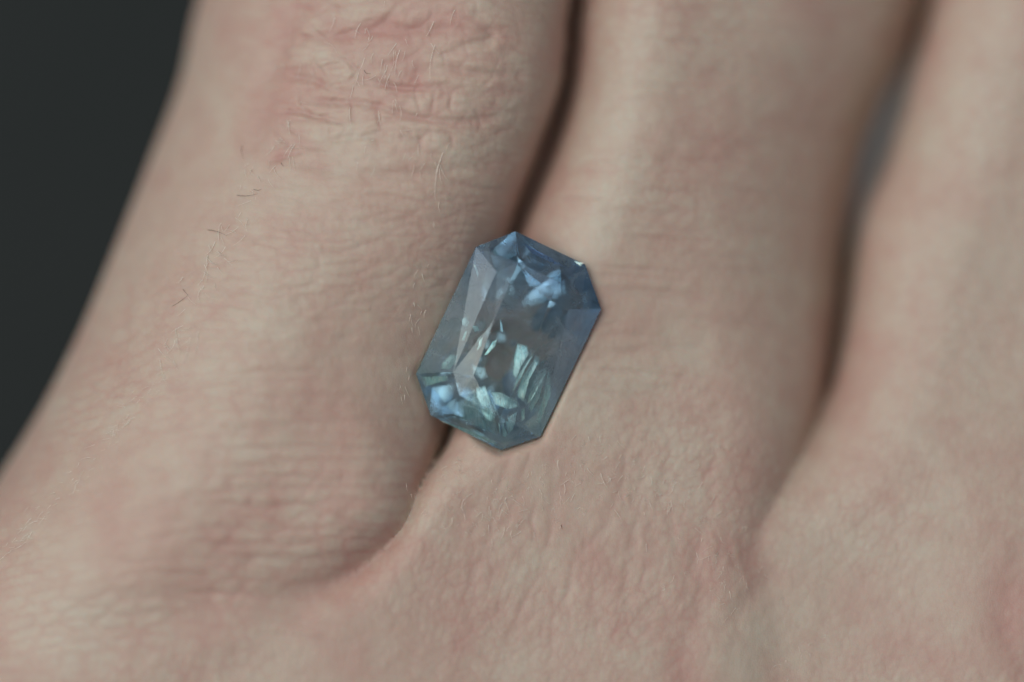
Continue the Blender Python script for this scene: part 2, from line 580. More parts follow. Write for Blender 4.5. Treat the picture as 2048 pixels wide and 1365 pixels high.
# lines across the middle finger
for k in range(44):
    yy = -10 + k * 19 + r_.uniform(-6, 6)
    cx = 1500 - yy * 0.27
    x0 = cx + r_.uniform(-300, 60)
    x1 = x0 + r_.uniform(120, 330)
    pts = [(x0 + (x1 - x0) * s_, yy + 0.07 * (x0 + (x1 - x0) * s_ - cx) + 0.00012 * (x0 + (x1 - x0) * s_ - cx) ** 2 + r_.normal(0, 2), math.sin(math.pi * (0.1 + .8 * s_))) for s_ in np.linspace(0, 1, 5)]
    stroke(pts, r_.uniform(6, 11), r_.uniform(.003, .007), r_.uniform(.08, .25), z=-0.15)
# lines down the back of the hand, fanning from the web
for k in range(64):
    a0 = r_.uniform(0, 1)
    px_, py_ = 900 + 620 * a0 + r_.normal(0, 40), 930 + 330 * r_.uniform(0, 1)
    th = math.radians(118 - 30 * a0 + r_.normal(0, 14))
    ln = r_.uniform(70, 230)
    pts = [(px_ + math.cos(th) * ln * (s_ - .5) + r_.normal(0, 3), py_ + math.sin(th) * ln * (s_ - .5), math.sin(math.pi * (0.12 + .76 * s_))) for s_ in np.linspace(0, 1, 5)]
    stroke(pts, r_.uniform(6, 13), r_.uniform(.001, .003), r_.uniform(.22, .5), z=0.0)
# deeper folds low on the right, flushed red
stroke([(1395, 1110, .4), (1410, 1180, .9), (1385, 1250), (1365, 1320), (1372, 1400)], 30, .009, .75)
stroke([(1350, 1090, .3), (1390, 1100, .8), (1370, 1140, .5)], 24, .006, .6)
stroke([(2048, 1120, .6), (2010, 1210), (2020, 1290), (2050, 1340)], 34, .010, .6)
stroke([(1800, 1290, .4), (1850, 1310), (1900, 1330, .8)], 24, .005, .45)
stroke([(1440, 1260, .4), (1500, 1200, .7), (1560, 1150, .4)], 18, .008, .3)
stroke([(700, 1300, .5), (640, 1262), (560, 1244, .9), (430, 1234, .5)], 30, .004, .35)
stroke([(740, 1110, .8), (640, 1185, 1), (520, 1220, .8), (410, 1245, .4)], 30, .006, .5, z=.0)
stroke([(1300, 780, .3), (1360, 760, .7), (1430, 755, .4)], 16, .005, .3)

# soft blotches of warmth
for (bx, by, br, a) in [(520, 1010, 60, .75), (470, 1075, 45, .5), (590, 1060, 40, .45), (390, 1340, 45, .75), (310, 1290, 50, .55), (255, 870, 40, .35), (690, 105, 75, .75), (800, 110, 70, .85), (760, 60, 60, .7), (830, 165, 40, .6), (900, 60, 80, .5), (470, 60, 60, .45),
                        (540, 240, 60, .55), (430, 60, 50, .5), (560, 300, 40, .4), (1130, 60, 60, .4), (60, 950, 70, .6), (30, 1010, 60, .5), (330, 420, 60, .3), (1640, 60, 90, .25), (1330, 330, 60, .25), (1490, 300, 80, .3),
                        (1290, 820, 60, .25), (1700, 880, 80, .3), (1400, 1120, 60, .6), (2030, 1230, 60, .5), (1850, 1290, 90, .35), (900, 1220, 120, .25), (740, 1400, 120, .3), (610, 800, 60, .3), (700, 620, 80, .3), (850, 500, 70, .3), (650, 900, 60, .25)]:
    x_, y_, _ = W(bx, by)
    wob = 1 + 0.35 * smooth_noise(FX, FY, 3.2, int(bx) + int(by))
    flush += 0.46 * a * np.exp(-(((FX - x_) ** 2 + (FY - y_) ** 2) / (br / PX) ** 2) * np.clip(wob, .3, 2))

for (bx, by, br, a) in [(1250, 60, 80, .5), (1255, 180, 70, .7), (1240, 290, 70, .6), (1235, 390, 70, .9), (1200, 480, 60, .8), (1330, 640, 90, .3), (1990, 200, 160, .5), (1960, 480, 140, .45), (1930, 680, 110, .4), (590, 390, 45, .7), (620, 590, 60, .5),
                        (550, 660, 60, .6), (500, 700, 60, .5), (700, 40, 50, .6), (640, 110, 36, .7), (690, 150, 36, .5), (880, 110, 50, .5), (880, 210, 50, .5), (960, 190, 60, .4), (930, 300, 60, .5), (700, 300, 60, .5), (900, 960, 50, .6), (850, 1030, 50, .7), (1000, 970, 50, .5),
                        (1080, 980, 60, .5), (1230, 770, 60, .8), (1180, 850, 60, .7), (1320, 950, 80, .5), (170, 1230, 70, .7), (150, 1310, 60, .7), (1430, 1260, 50, .7), (1470, 1330, 60, .6), (1950, 1230, 60, .5), (1600, 1080, 80, .4), (1730, 1040, 80, .4), (1000, 1300, 100, .3), (410, 960, 50, .5), (460, 900, 60, .5), (330, 1000, 50, .3)]:
    x_, y_, _ = W(bx, by)
    wob = 1 + 0.4 * smooth_noise(FX, FY, 3.0, int(bx) * 3 + int(by))
    flush -= 0.55 * a * np.exp(-(((FX - x_) ** 2 + (FY - y_) ** 2) / (br / PX) ** 2) * np.clip(wob, .3, 2))  # pale skin patches; on the finger crests they also paint in the highlight

# the net of tiny furrows: two warped families of cells
def cell_net(fx_, fy_, scale, stretch, ang, seed, jv=1.0):
    """distance-to-border of jittered cells, 0 on a furrow, about 1 in a cell's middle"""
    r = np.random.default_rng(seed)
    ca, sa = math.cos(ang), math.sin(ang)
    u = (fx_ * ca + fy_ * sa) / scale / stretch + 0.16 * smooth_noise(fx_, fy_, 2.2, seed + 1)
    v = (-fx_ * sa + fy_ * ca) / scale + 0.16 * smooth_noise(fx_, fy_, 2.2, seed + 2)
    iu, iv = np.floor(u).astype(int), np.floor(v).astype(int)
    n = 512
    jx, jy = r.uniform(0, 1, (n, n)), 0.5 + jv * r.uniform(-.5, .5, (n, n))
    d1 = np.full(u.shape, 9.0); d2 = np.full(u.shape, 9.0)
    for a in (-1, 0, 1):
        for b in (-1, 0, 1):
            ii, jj = iu + a, iv + b
            q = np.hypot(ii + jx[ii % n, jj % n] - u, jj + jy[ii % n, jj % n] - v)
            d2 = np.where(q < d1, d1, np.minimum(d2, q))
            d1 = np.minimum(d1, q)
    return d2 - d1


PXX, PYY = 1024 + FX * PX, 682.5 - FY * PX
xr_ = 905 - (PYY - 790) * 0.42 - np.maximum(0, PYY - 1000) * 0.35
vA = PYY - np.clip((PYY - 500) / 250, 0, 1) * 0.0004 * np.maximum(0, xr_ - 260 - PXX) ** 2 + 5 * smooth_noise(FX, FY, 1.3, 55)
kmask = np.exp(-(np.maximum(np.abs(PXX - 790) - 190, 0) / 60) ** 2) * np.exp(-(np.maximum(PYY - 250, 0) / 70) ** 2)
isl = np.minimum(1, cell_net(FX, FY, 0.105, 2.1, 0.03, 41) / 0.42)
isl2 = np.minimum(1, cell_net(FX, FY, 0.062, 1.3, 0.5, 43) / 0.30)
isl = 0.7 * isl + 0.3 * isl2
relief += 0.0055 * (isl - 0.75) * kmask
flush += 0.60 * (0.74 - isl) * kmask
low = np.clip((PYY - 560) / 250, 0, 1)
net = (1 - low) * np.minimum(1, cell_net(PXX / PX, vA / PX, 0.040, 3.0, 0.0, 3) / 0.40) + low * np.minimum(1, cell_net(PXX / PX, vA / PX, 0.050, 2.6, 0.0, 33, 0.35) / 0.45)
net_b = np.minimum(1, cell_net(FX, FY, 0.030, 1.3, -0.6, 13) / 0.3)
net = 0.7 * net + 0.3 * net_b
onB = 1 / (1 + np.exp(-(FY + 0.15) / 0.12))
vB = PYY + 0.00012 * (PXX - (1500 - PYY * .27)) ** 2
net2 = (1 - onB) * np.minimum(1, cell_net(FX, FY, 0.036, 2.0, 1.08, 9) / 0.34) + onB * np.minimum(1, cell_net(PXX / PX, vB / PX, 0.045, 1.9, 0.0, 19) / 0.34)
net2 = 0.6 * net2 + 0.4 * np.minimum(1, cell_net(FX, FY, 0.026, 1.6, 0.45, 15) / 0.3)
c1f, _ = poly_dist(FX, FY, CR1)
onA = 1 / (1 + np.exp(-c1f / 0.02))
netmix = onA * net + (1 - onA) * net2
wear = 0.6 + 0.4 * np.clip(smooth_noise(FX, FY, 1.1, 77), -1, 1)
relief += (0.0032 * onA + 0.0020 * (1 - onA)) * (netmix - 0.75) * wear
relief += 0.0012 * smooth_noise(FX, FY, 4.0, 21, 2) + 0.0005 * smooth_noise(FX, FY, 14.0, 22, 2)
flush += ((0.50 + 0.45 * low) * onA + 0.80 * (1 - onA)) * (0.74 - netmix) * wear
c2f, _ = poly_dist(FX, FY, CR2)
flush += 0.75 * np.exp(-(c1f / 0.08) ** 2) * np.clip((PYY + 200) / 200, 0, 1) * np.clip((1180 - PYY) / 300, 0.25, 1) * (PYY < 1200) + 0.6 * np.exp(-(c2f / 0.08) ** 2) * np.clip((1000 - PYY) / 200, 0, 1)  # clefts redder by nature, with their warm shadow coloured in as well
flush = np.clip(0.04 + flush + 0.12 * smooth_noise(FX, FY, 1.9, 31, 3) + 0.07 * smooth_noise(FX, FY, 6.0, 32, 2), -0.8, 1.2)


def sample(field, x, y):
    u = np.clip((x - fx[0]) / FS, 0, len(fx) - 1.001)
    v = np.clip((y - fy[0]) / FS, 0, len(fy) - 1.001)
    i, j = u.astype(int), v.astype(int)
    a, b = u - i, v - j
    return (field[i, j] * (1 - a) * (1 - b) + field[i + 1, j] * a * (1 - b) + field[i, j + 1] * (1 - a) * b + field[i + 1, j + 1] * a * b)


def vertex_normals(V, quads_all):
    N = np.zeros_like(V)
    n = np.cross(V[quads_all[:, 2]] - V[quads_all[:, 0]], V[quads_all[:, 3]] - V[quads_all[:, 1]])
    for i in range(4): np.add.at(N, quads_all[:, i], n)
    return N / (np.linalg.norm(N, axis=1)[:, None] + 1e-12)


allq = np.vstack([plain, sub])
N = vertex_normals(V, np.vstack([quads[~fine], sub]))
fade = np.clip((N[:, 2] - 0.12) / 0.25, 0, 1)
fade *= np.clip((2.05 - np.abs(V[:, 0])) / 0.12, 0, 1) * np.clip((1.45 - np.abs(V[:, 1])) / 0.12, 0, 1)
gv = gauge(V[:, 0], V[:, 1])
fade_r = fade * np.clip((gv - 1.02) / 0.12, 0, 1)
V2 = V + N * (sample(relief, V[:, 0], V[:, 1]) * fade_r)[:, None]
# the tight fold under the stone: let the skin settle smoothly into it
near = (V2[:, 1] < -0.15) & (V2[:, 0] < 0.1)
cd_ = np.full(len(V2), 9.0)
cd_[near] = np.abs(poly_dist(V2[near, 0], V2[near, 1], CR1)[0])
wr = np.exp(-(cd_ / 0.045) ** 2) * np.clip((-0.15 - V2[:, 1]) / 0.1, 0, 1)
pick = wr > 0.02
qn = allq[pick[allq].any(1)]
ids, loc = np.unique(qn.ravel(), return_inverse=True)
loc = loc.reshape(-1, 4)
P_ = V2[ids].copy()
for _ in range(14):
    P_ = P_ + (wr[ids] * 0.9)[:, None] * (relax(P_, loc, 1, 0.7) - P_)
V2[ids] = P_
red_v = np.where(np.abs(V[:, 0]) < 2.1, sample(flush, V[:, 0], V[:, 1]) * fade, 0)
# unused: the clefts' redness and warm shadow tint already sit in flush
cleft = np.clip((sample(flush * 0, V[:, 0], V[:, 1])), 0, 1)


def skin_material():
    t = NT("skin")
    co = t.n('ShaderNodeTexCoord').outputs['Object']
    red = t.attr('flush')
    big = t.noise(co, 2.3, 4, 0.6)
    mid_ = t.noise(co, 9.0, 4, 0.6, 0.4)
    fine_ = t.noise(co, 42.0, 3, 0.6)
    base = t.ramp(big, [(0.28, (0.54, 0.384, 0.314)), (0.5, (0.56, 0.424, 0.346)), (0.72, (0.56, 0.458, 0.370))])
    base = t.mix(t.math('MULTIPLY', t.math('SUBTRACT', mid_, 0.42, True), 2.2, True), base, (0.59, 0.49, 0.40))
    base = t.mix(t.math('MULTIPLY', t.math('SUBTRACT', 0.46, mid_, True), 2.4, True), base, (0.52, 0.36, 0.30))
    base = t.mix(t.math('MULTIPLY', t.math('SUBTRACT', fine_, 0.5, True), 0.8, True), base, (0.66, 0.55, 0.46))
    base = t.mix(t.math('MULTIPLY', red, 0.74, True), base, (0.52, 0.29, 0.25))
    base = t.mix(t.math('MULTIPLY', red, -0.9, True), base, (0.61, 0.57, 0.47))
    b = t.n('ShaderNodeBsdfPrincipled')
    t.put(b.inputs['Base Color'], base)
    t.put(b.inputs['Roughness'], t.ramp(fine_, [(0.3, (.44,) * 3), (0.7, (.56,) * 3)]))
    b.inputs['Specular IOR Level'].default_value = 0.42
    b.inputs['Subsurface Weight'].default_value = 0.35
    b.inputs['Subsurface Radius'].default_value = (1.0, 0.32, 0.18)
    b.inputs['Subsurface Scale'].default_value = 0.11
    v = t.n('ShaderNodeTexVoronoi', feature='DISTANCE_TO_EDGE')
    t.put(v.inputs['Vector'], co)
    v.inputs['Scale'].default_value = 80
    h = t.math('ADD', t.math('MULTIPLY', t.math('MINIMUM', v.outputs['Distance'], 0.12), 4.0), t.math('MULTIPLY', t.noise(co, 130, 2, 0.6), 0.7))
    bp = t.n('ShaderNodeBump')
    bp.inputs['Strength'].default_value = 0.5
    bp.inputs['Distance'].default_value = 0.0013
    t.put(bp.inputs['Height'], h)
    t.put(b.inputs['Normal'], bp.outputs[0])
    return t.surface(b.outputs[0])


me = bpy.data.meshes.new("hand")
loops_q = np.concatenate([allq.reshape(-1), np.array([i for g_ in ngons for i in g_], dtype=np.int64)]).astype(np.int32)
sizes = np.concatenate([np.full(len(allq), 4), np.array([len(g_) for g_ in ngons], dtype=np.int64)]).astype(np.int32)
starts = np.concatenate([[0], np.cumsum(sizes)[:-1]]).astype(np.int32)
me.vertices.add(len(V2))
me.vertices.foreach_set("co", V2.astype(np.float32).ravel())
me.loops.add(len(loops_q))
me.loops.foreach_set("vertex_index", loops_q)
me.polygons.add(len(sizes))
me.polygons.foreach_set("loop_start", starts)
me.polygons.foreach_set("use_smooth", np.ones(len(sizes), bool))
me.update(calc_edges=True)
at = me.attributes.new("flush", 'FLOAT', 'POINT')
at.data.foreach_set("value", red_v.astype(np.float32))
me.materials.append(skin_material())
hand = bpy.data.objects.new("hand", me)
COL.objects.link(hand)
tag(hand, "pale lined hand with three fingers side by side holding the blue stone", "hand")

# ---------------------------------------------------------------- hairs on the left finger
def top_height(px, py):
    x, y, _ = W(px, py)
    i = int(round((x - X0) / H)); j = int(round((y - Y0) / H))
    z = TOP[min(max(i, 0), len(gx) - 1), min(max(j, 0), len(gy) - 1)]
    x, y, _ = W(px, py, z)
    return Vector((x, y, z + sample(relief, np.array([x]), np.array([y]))[0]))


def hair_mesh(points, r0, sides=4):
    vs, fs = [], []
    n = len(points)
    for i, p in enumerate(points):
        tdir = (points[min(i + 1, n - 1)] - points[max(i - 1, 0)]).normalized()
        a = tdir.cross(Vector((0, 0, 1))); a = a.normalized() if a.length > 1e-4 else Vector((1, 0, 0))
        b = tdir.cross(a)
        rr = r0 * (1 - 0.75 * i / (n - 1))
        for k in range(sides):
            th = 2 * math.pi * k / sides
            vs.append(p + a * math.cos(th) * rr + b * math.sin(th) * rr)
    for i in range(n - 1):
        for k in range(sides):
            fs.append((i * sides + k, i * sides + (k + 1) % sides, (i + 1) * sides + (k + 1) % sides, (i + 1) * sides + k))
    fs.append(tuple(range(sides))[::-1]); fs.append(tuple((n - 1) * sides + k for k in range(sides)))
    return vs, fs


def hair_material(name, col, rough=0.4):
    t = NT(name)
    co = t.n('ShaderNodeTexCoord').outputs['Object']
    c = t.mix(t.noise(co, 20, 2), tuple(0.8 * v for v in col), col)
    b = t.n('ShaderNodeBsdfPrincipled')
    t.put(b.inputs['Base Color'], c)
    b.inputs['Roughness'].default_value = rough
    b.inputs['Specular IOR Level'].default_value = 0.8
    return t.surface(b.outputs[0])


def hair_path(p0, p1, lift, bend=0.0, n=6):
    a, b = top_height(*p0), top_height(*p1)
    side = (b - a).cross(Vector((0, 0, 1))) * bend
    return [a.lerp(b, i / (n - 1)) + side * math.sin(math.pi * i / (n - 1)) + Vector((0, 0, 0.001 + lift * math.sin(math.pi * 0.6 * i / (n - 1)))) for i in range(n)]


dark = hair_material("dark_hair", (0.10, 0.068, 0.05))
for p0, p1, bend in [((474, 391), (516, 388), .06), ((507, 379), (524, 378), .15), ((416, 460), (454, 472), -.05), ((345, 613), (377, 590), .03), ((366, 579), (377, 591), .02), ((562, 326), (568, 333), .1), ((728, 141), (742, 147), .25), ((484, 292), (488, 318), .1), ((1122, 1050), (1125, 1060), 0)]:
    vs, fs = hair_mesh(hair_path(p0, p1, 0.008, bend), 0.0009)
    mesh_obj("dark_hair", vs, fs, dark, hand, True)

pale = hair_material("pale_hair", (0.84, 0.77, 0.67), 0.35)
vs_all, fs_all = [], []


def add_pale(p0, p1, lift, bend, r):
    vs, fs = hair_mesh(hair_path(p0, p1, lift, bend, 5), r, 3)
    o = len(vs_all)
    vs_all.extend(vs); fs_all.extend([tuple(i + o for i in q) for q in fs])


def belt(pts, n, spread, lmin, lmax, ang, dang, r):
    L = catmull(pts, 20)
    for _ in range(n):
        p = L[r_.integers(0, len(L))] + r_.normal(0, spread, 2)
        th = math.radians(ang + r_.normal(0, dang))
        l = r_.uniform(lmin, lmax)
        add_pale(tuple(p), (p[0] + math.cos(th) * l, p[1] + math.sin(th) * l), r_.uniform(.001, .008), r_.normal(0, .07), 1.4 * r * r_.uniform(.6, 1.1))


belt([(600, 225), (560, 300), (520, 350), (480, 420), (440, 500), (400, 580), (370, 650), (340, 740)], 80, 16, 10, 34, 100, 50, .0011)
belt([(340, 740), (260, 830), (170, 930), (80, 1030), (10, 1110)], 90, 10, 8, 24, 150, 20, .0009)
belt([(850, 330), (880, 420), (850, 520), (832, 620), (816, 700), (806, 800), (812, 900), (816, 1000)], 26, 9, 8, 24, 95, 22, .0009)
belt([(640, 140), (760, 90), (790, 160), (760, 260), (880, 330)], 60, 40, 10, 34, 95, 25, .0010)
belt([(880, 930), (960, 1000), (1060, 1000), (1200, 930), (1350, 990), (1470, 1180), (1560, 1320)], 160, 36, 7, 24, 110, 35, .0009)
for _ in range(110):                               # star-shaped tufts of tiny scales and down in the plane of focus
    t_ = r_.uniform(0, 1)
    c_ = np.array([(860, 960), (1000, 1010), (1150, 960), (1300, 930), (1420, 1060), (1500, 1200), (1600, 1330)], float)
    k_ = min(int(t_ * 6), 5); p_0 = c_[k_] + (c_[k_ + 1] - c_[k_]) * (t_ * 6 - k_) + r_.normal(0, 45, 2)
    if gauge(*[np.array([v]) for v in W(*p_0)[:2]])[0] < 1.2: continue
    a_ = r_.uniform(0, 360)
    for q_ in range(r_.integers(3, 7)):
        th = math.radians(a_ + q_ * 28 + r_.normal(0, 8)); l = r_.uniform(6, 15)
        add_pale((p_0[0] + math.cos(th) * 3, p_0[1] + math.sin(th) * 3), (p_0[0] + math.cos(th) * l, p_0[1] + math.sin(th) * l), .0005, r_.normal(0, .15), .0008)
for p0, p1 in [((1502, 1228), (1514, 1210)), ((500, 338), (508, 352)), ((490, 340), (494, 356)), ((408, 545), (432, 556)), ((316, 697), (352, 728)), ((362, 662), (392, 652)), ((880, 330), (896, 362)), ((910, 20), (900, 50)), ((870, 90), (860, 160)), ((800, 100), (790, 150)), ((727, 150), (726, 172)), ((700, 215), (703, 255)), ((757, 222), (762, 250)), ((800, 260), (810, 275)), ((886, 305), (870, 400))]:
    add_pale(p0, p1, .008, .06, .0013)
vh = mesh_obj("vellus_hair", vs_all, fs_all, pale, hand, False)
tag(vh, kind='stuff')

# ---------------------------------------------------------------- the gemstone
gem = bpy.data.objects.new("gemstone", None)
gem.empty_display_size = 0.2
gem.location = (G_C[0], G_C[1], Z_GIRDLE)
COL.objects.link(gem)
tag(gem, "faceted blue grey gemstone with cut corners lying in the cleft between two fingers", "gemstone")


def stone_material(name, rough=0.0, milk=0.10, blue=(0.40, 0.57, 0.82)):
    t = NT(name)
    co = t.n('ShaderNodeTexCoord').outputs['Object']
    sep = t.n('ShaderNodeSeparateXYZ')
    t.put(sep.inputs[0], co)
    # colour zones that the crystal grew with: blue towards one end, greener towards the other
    along = t.math('ADD', t.math('MULTIPLY', sep.outputs[0], 0.85), t.math('MULTIPLY', sep.outputs[1], 1.25))
    wob = t.math('MULTIPLY', t.math('SUBTRACT', t.noise(co, 7, 3, 0.6), 0.5), 0.35)
    fac = t.math('ADD', t.math('ADD', t.math('MULTIPLY', along, 1.05), 0.5), wob)
    tint = t.ramp(fac, [(0.0, (0.80, 0.93, 0.90)), (0.3, (0.83, 0.92, 0.91)), (0.52, (0.69, 0.81, 0.87)), (0.72, (0.68, 0.79, 0.885)), (1.0, blue)])
    g = t.n('ShaderNodeBsdfGlass')
    t.put(g.inputs['Color'], tint)
    g.inputs['Roughness'].default_value = rough
    g.inputs['IOR'].default_value = 1.77
    tr = t.n('ShaderNodeBsdfTranslucent')
    df = t.n('ShaderNodeBsdfDiffuse')
    cloud = t.mix(t.noise(co, 14, 4, 0.6), (0.36, 0.48, 0.56), (0.60, 0.68, 0.75))
    t.put(df.inputs[0], cloud); t.put(tr.inputs[0], cloud)
    a = t.n('ShaderNodeMixShader'); a.inputs[0].default_value = 0.5
    t.put(a.inputs[1], df.outputs[0]); t.put(a.inputs[2], tr.outputs[0])
    m = t.n('ShaderNodeMixShader')
    t.put(m.inputs[0], t.math('MULTIPLY', t.ramp(t.noise(co, 9, 5, 0.65, 0.7), [(0.35, (0.15,) * 3), (0.7, (1.0,) * 3)]), milk))
    t.put(m.inputs[1], g.outputs[0]); t.put(m.inputs[2], a.outputs[0])
    return t.surface(m.outputs[0])


STONE = stone_material("polished_stone", 0.0, 0.42)
GIRDLE = stone_material("bruted_stone", 0.25, 0.4)
PAVM = stone_material("pavilion_stone", 0.07, 0.30, (0.56, 0.68, 0.80))

hC = Z_TABLE - Z_GIRDLE
A7_DROP = 0.012
P3 = [np.array([*P_XY[i], Z_GIRDLE]) for i in range(8)]


def on_slope(cx, cy, i, slope):
    """height of a crown point from its distance to girdle edge i"""
    q = np.array(G(cx, cy, 0.02)[:2])
    a, b = P_XY[i], P_XY[(i + 1) % 8]
    e = (b - a) / np.linalg.norm(b - a)
    d = abs(e[0] * (q - a)[1] - e[1] * (q - a)[0])
    return np.array([q[0], q[1], Z_GIRDLE + slope * d])


sl = 0.50
A = {0: np.array(G(700, 260, Z_TABLE)), 4: np.array(G(598, 1108, Z_TABLE)),
     1: on_slope(925, 370, 0, .60), 2: on_slope(975, 515, 2, .60), 3: on_slope(738, 1040, 2, sl),
     5: on_slope(378, 985, 4, .60), 6: on_slope(345, 858, 6, .62), 7: on_slope(582, 310, 6, sl)}
for k in A: A[k][2] = Z_TABLE if k in (0, 4) else min(A[k][2], Z_TABLE - 0.020)
A[7][2] -= A7_DROP
T = {'t': np.array(G(790, 398, Z_TABLE)), 'tr': np.array(G(872, 468, Z_TABLE)), 'r': np.array(G(760, 790, Z_TABLE)),
     'b': np.array(G(505, 972, Z_TABLE)), 'bl': np.array(G(455, 882, Z_TABLE)), 'l': np.array(G(572, 568, Z_TABLE))}
O3 = np.array([*G_C, Z_GIRDLE])


def facet(name, pts, mat, label=None):
    """one flat polished face, wound so that it faces outwards"""
    pts = [np.array(p) for p in pts]
    c = sum(pts) / len(pts)
    n = np.zeros(3)
    for i in range(len(pts)):
        n += np.cross(pts[i] - c, pts[(i + 1) % len(pts)] - c)
    if n @ (c - np.array([*G_C, -0.08])) < 0: pts = pts[::-1]
    return mesh_obj(name, [p - O3 for p in pts], [tuple(range(len(pts)))], mat, gem)


facet("table", [A[0], T['t'], T['tr'], T['r'], A[4], T['b'], T['bl'], T['l']], STONE)
for i in range(8):
    j = (i + 1) % 8
    if i in (0, 2, 4, 6):
        facet("crown_facet", [P3[i], P3[j], A[j], A[i]], STONE)
    else:
        facet("crown_facet", [P3[i], P3[j], A[j]], STONE)
        facet("crown_facet", [P3[i], A[j], A[i]], STONE)
for tri in [(A[0], A[1], T['t']), (T['t'], A[1], T['tr']), (T['tr'], A[1], A[2]), (A[2], A[3], T['r']), (A[2], T['r'], T['tr']), (A[3], A[4], T['r']),
            (A[4], A[5], T['b']), (T['b'], A[5], T['bl']), (A[5], A[6], T['bl']), (A[6], T['l'], T['bl']), (A[6], A[7], T['l']), (A[7], A[0], T['l'])]:
    facet("crown_facet", tri, STONE)
# girdle: a thin rough band round the widest part
gv_, gf_ = [], []
for i in range(8):
    gv_.append(P3[i] - O3)
for i in range(8):
    gv_.append(P3[i] - O3 + np.array([0, 0, PAV[0][1] - Z_GIRDLE]))
for i in range(8):
    j = (i + 1) % 8
    gf_.append((i, i + 8, j + 8, j) if False else (j, i, i + 8, j + 8))
gird = mesh_obj("girdle", gv_, gf_, GIRDLE, gem)
# pavilion: rows of facets down to a short keel, cut a little unevenly by hand
rp = np.random.default_rng(4)
ring0 = []
for i in range(8):
    j = (i + 1) % 8
    n_ = {0: 2, 2: 4, 4: 2, 6: 4}.get(i, 1)
    for k in range(n_):
        ring0.append(P_XY[i] + (P_XY[j] - P_XY[i]) * k / n_ - G_C)
ring0 = np.array(ring0)
NR = len(ring0)
midr = 0.5 * (ring0 + np.roll(ring0, -1, axis=0))
levels = [(1.0, PAV[0][1], 0), (0.80, -0.125, 1), (0.55, -0.222, 0), (0.30, -0.312, 1)]
pv, pf = [], []
for li, (k, z, st) in enumerate(levels):
    src = midr if st else ring0
    for q in src:
        jit = 0 if li == 0 else 1
        pv.append(np.array([*(q * (k + jit * rp.uniform(-.035, .035))), z - Z_GIRDLE + jit * rp.uniform(-.006, .006)]))
axis = 0.5 * (P_XY[0] + P_XY[1]) - 0.5 * (P_XY[4] + P_XY[5])
pv.append(np.array([*(axis * 0.10), PAV[3][1] - Z_GIRDLE])); pv.append(np.array([*(-axis * 0.10), PAV[3][1] - Z_GIRDLE]))
for li in range(3):
    o0, o1 = li * NR, (li + 1) * NR
    for i in range(NR):
        j = (i + 1) % NR
        if levels[li][2] == 0:
            pf += [(o0 + i, o0 + j, o1 + i), (o1 + i, o0 + j, o1 + j)]
        else:
            pf += [(o0 + i, o0 + j, o1 + j), (o0 + i, o1 + j, o1 + i)]
o1 = 3 * NR
end = [o1 + NR if p[:2] @ axis > 0 else o1 + NR + 1 for p in pv[o1:o1 + NR]]
for i in range(NR):
    j = (i + 1) % NR
    pf.append((o1 + i, o1 + j, end[j]))
    if end[i] != end[j]: pf.append((o1 + i, end[j], end[i]))
cen_ = np.array([0, 0, -0.05])
pf2 = []
for t3 in pf:
    a, b, c = (pv[i] for i in t3)
    pf2.append(t3 if np.cross(b - a, c - a) @ ((a + b + c) / 3 - cen_) > 0 else t3[::-1])
mesh_obj("pavilion", pv, pf2, PAVM, gem)

# ---------------------------------------------------------------- healed cracks and crystals inside the stone, some reflections built in as veils
def inclusion_glint_material():
    t = NT("inclusion_and_glint")
    co = t.n('ShaderNodeTexCoord').outputs['Object']
    mp = t.n('ShaderNodeMapping')                       # streaks along the crystal's length
    t.put(mp.inputs[0], co)
    mp.inputs['Rotation'].default_value = (0, 0, math.radians(-24))
    mp.inputs['Scale'].default_value = (1.0, 0.30, 1.0)
    f1 = t.noise(mp.outputs[0], 60, 5, 0.7, 0.8)
    warm = t.ramp(f1, [(0.3, (0.36, 0.70, 0.72)), (0.5, (0.68, 0.94, 0.90)), (0.72, (0.96, 0.99, 0.92))])
    cold = t.ramp(f1, [(0.3, (0.30, 0.48, 0.66)), (0.55, (0.56, 0.74, 0.88)), (0.75, (0.80, 0.90, 0.98))])
    c = t.mix(t.attr('tone'), warm, cold)
    d = t.n('ShaderNodeBsdfDiffuse'); t.put(d.inputs[0], c)
    gl = t.n('ShaderNodeBsdfGlossy'); t.put(gl.inputs[0], c)     # a crack full of air shines like a mirror
    gl.inputs['Roughness'].default_value = 0.29
    b = t.n('ShaderNodeMixShader'); b.inputs[0].default_value = 0.55
    t.put(b.inputs[1], d.outputs[0]); t.put(b.inputs[2], gl.outputs[0])
    tr = t.n('ShaderNodeBsdfTransparent')
    m = t.n('ShaderNodeMixShader')
    dens = t.ramp(t.noise(mp.outputs[0], 75, 4, 0.7, 0.8), [(0.28, (0.25,) * 3), (0.50, (1.0,) * 3)])
    t.put(m.inputs[0], t.math('MULTIPLY', t.math('MULTIPLY', dens, t.attr('body')), 1.0, True))
    t.put(m.inputs[1], tr.outputs[0]); t.put(m.inputs[2], b.outputs[0])
    return t.surface(m.outputs[0])


INC = inclusion_glint_material()


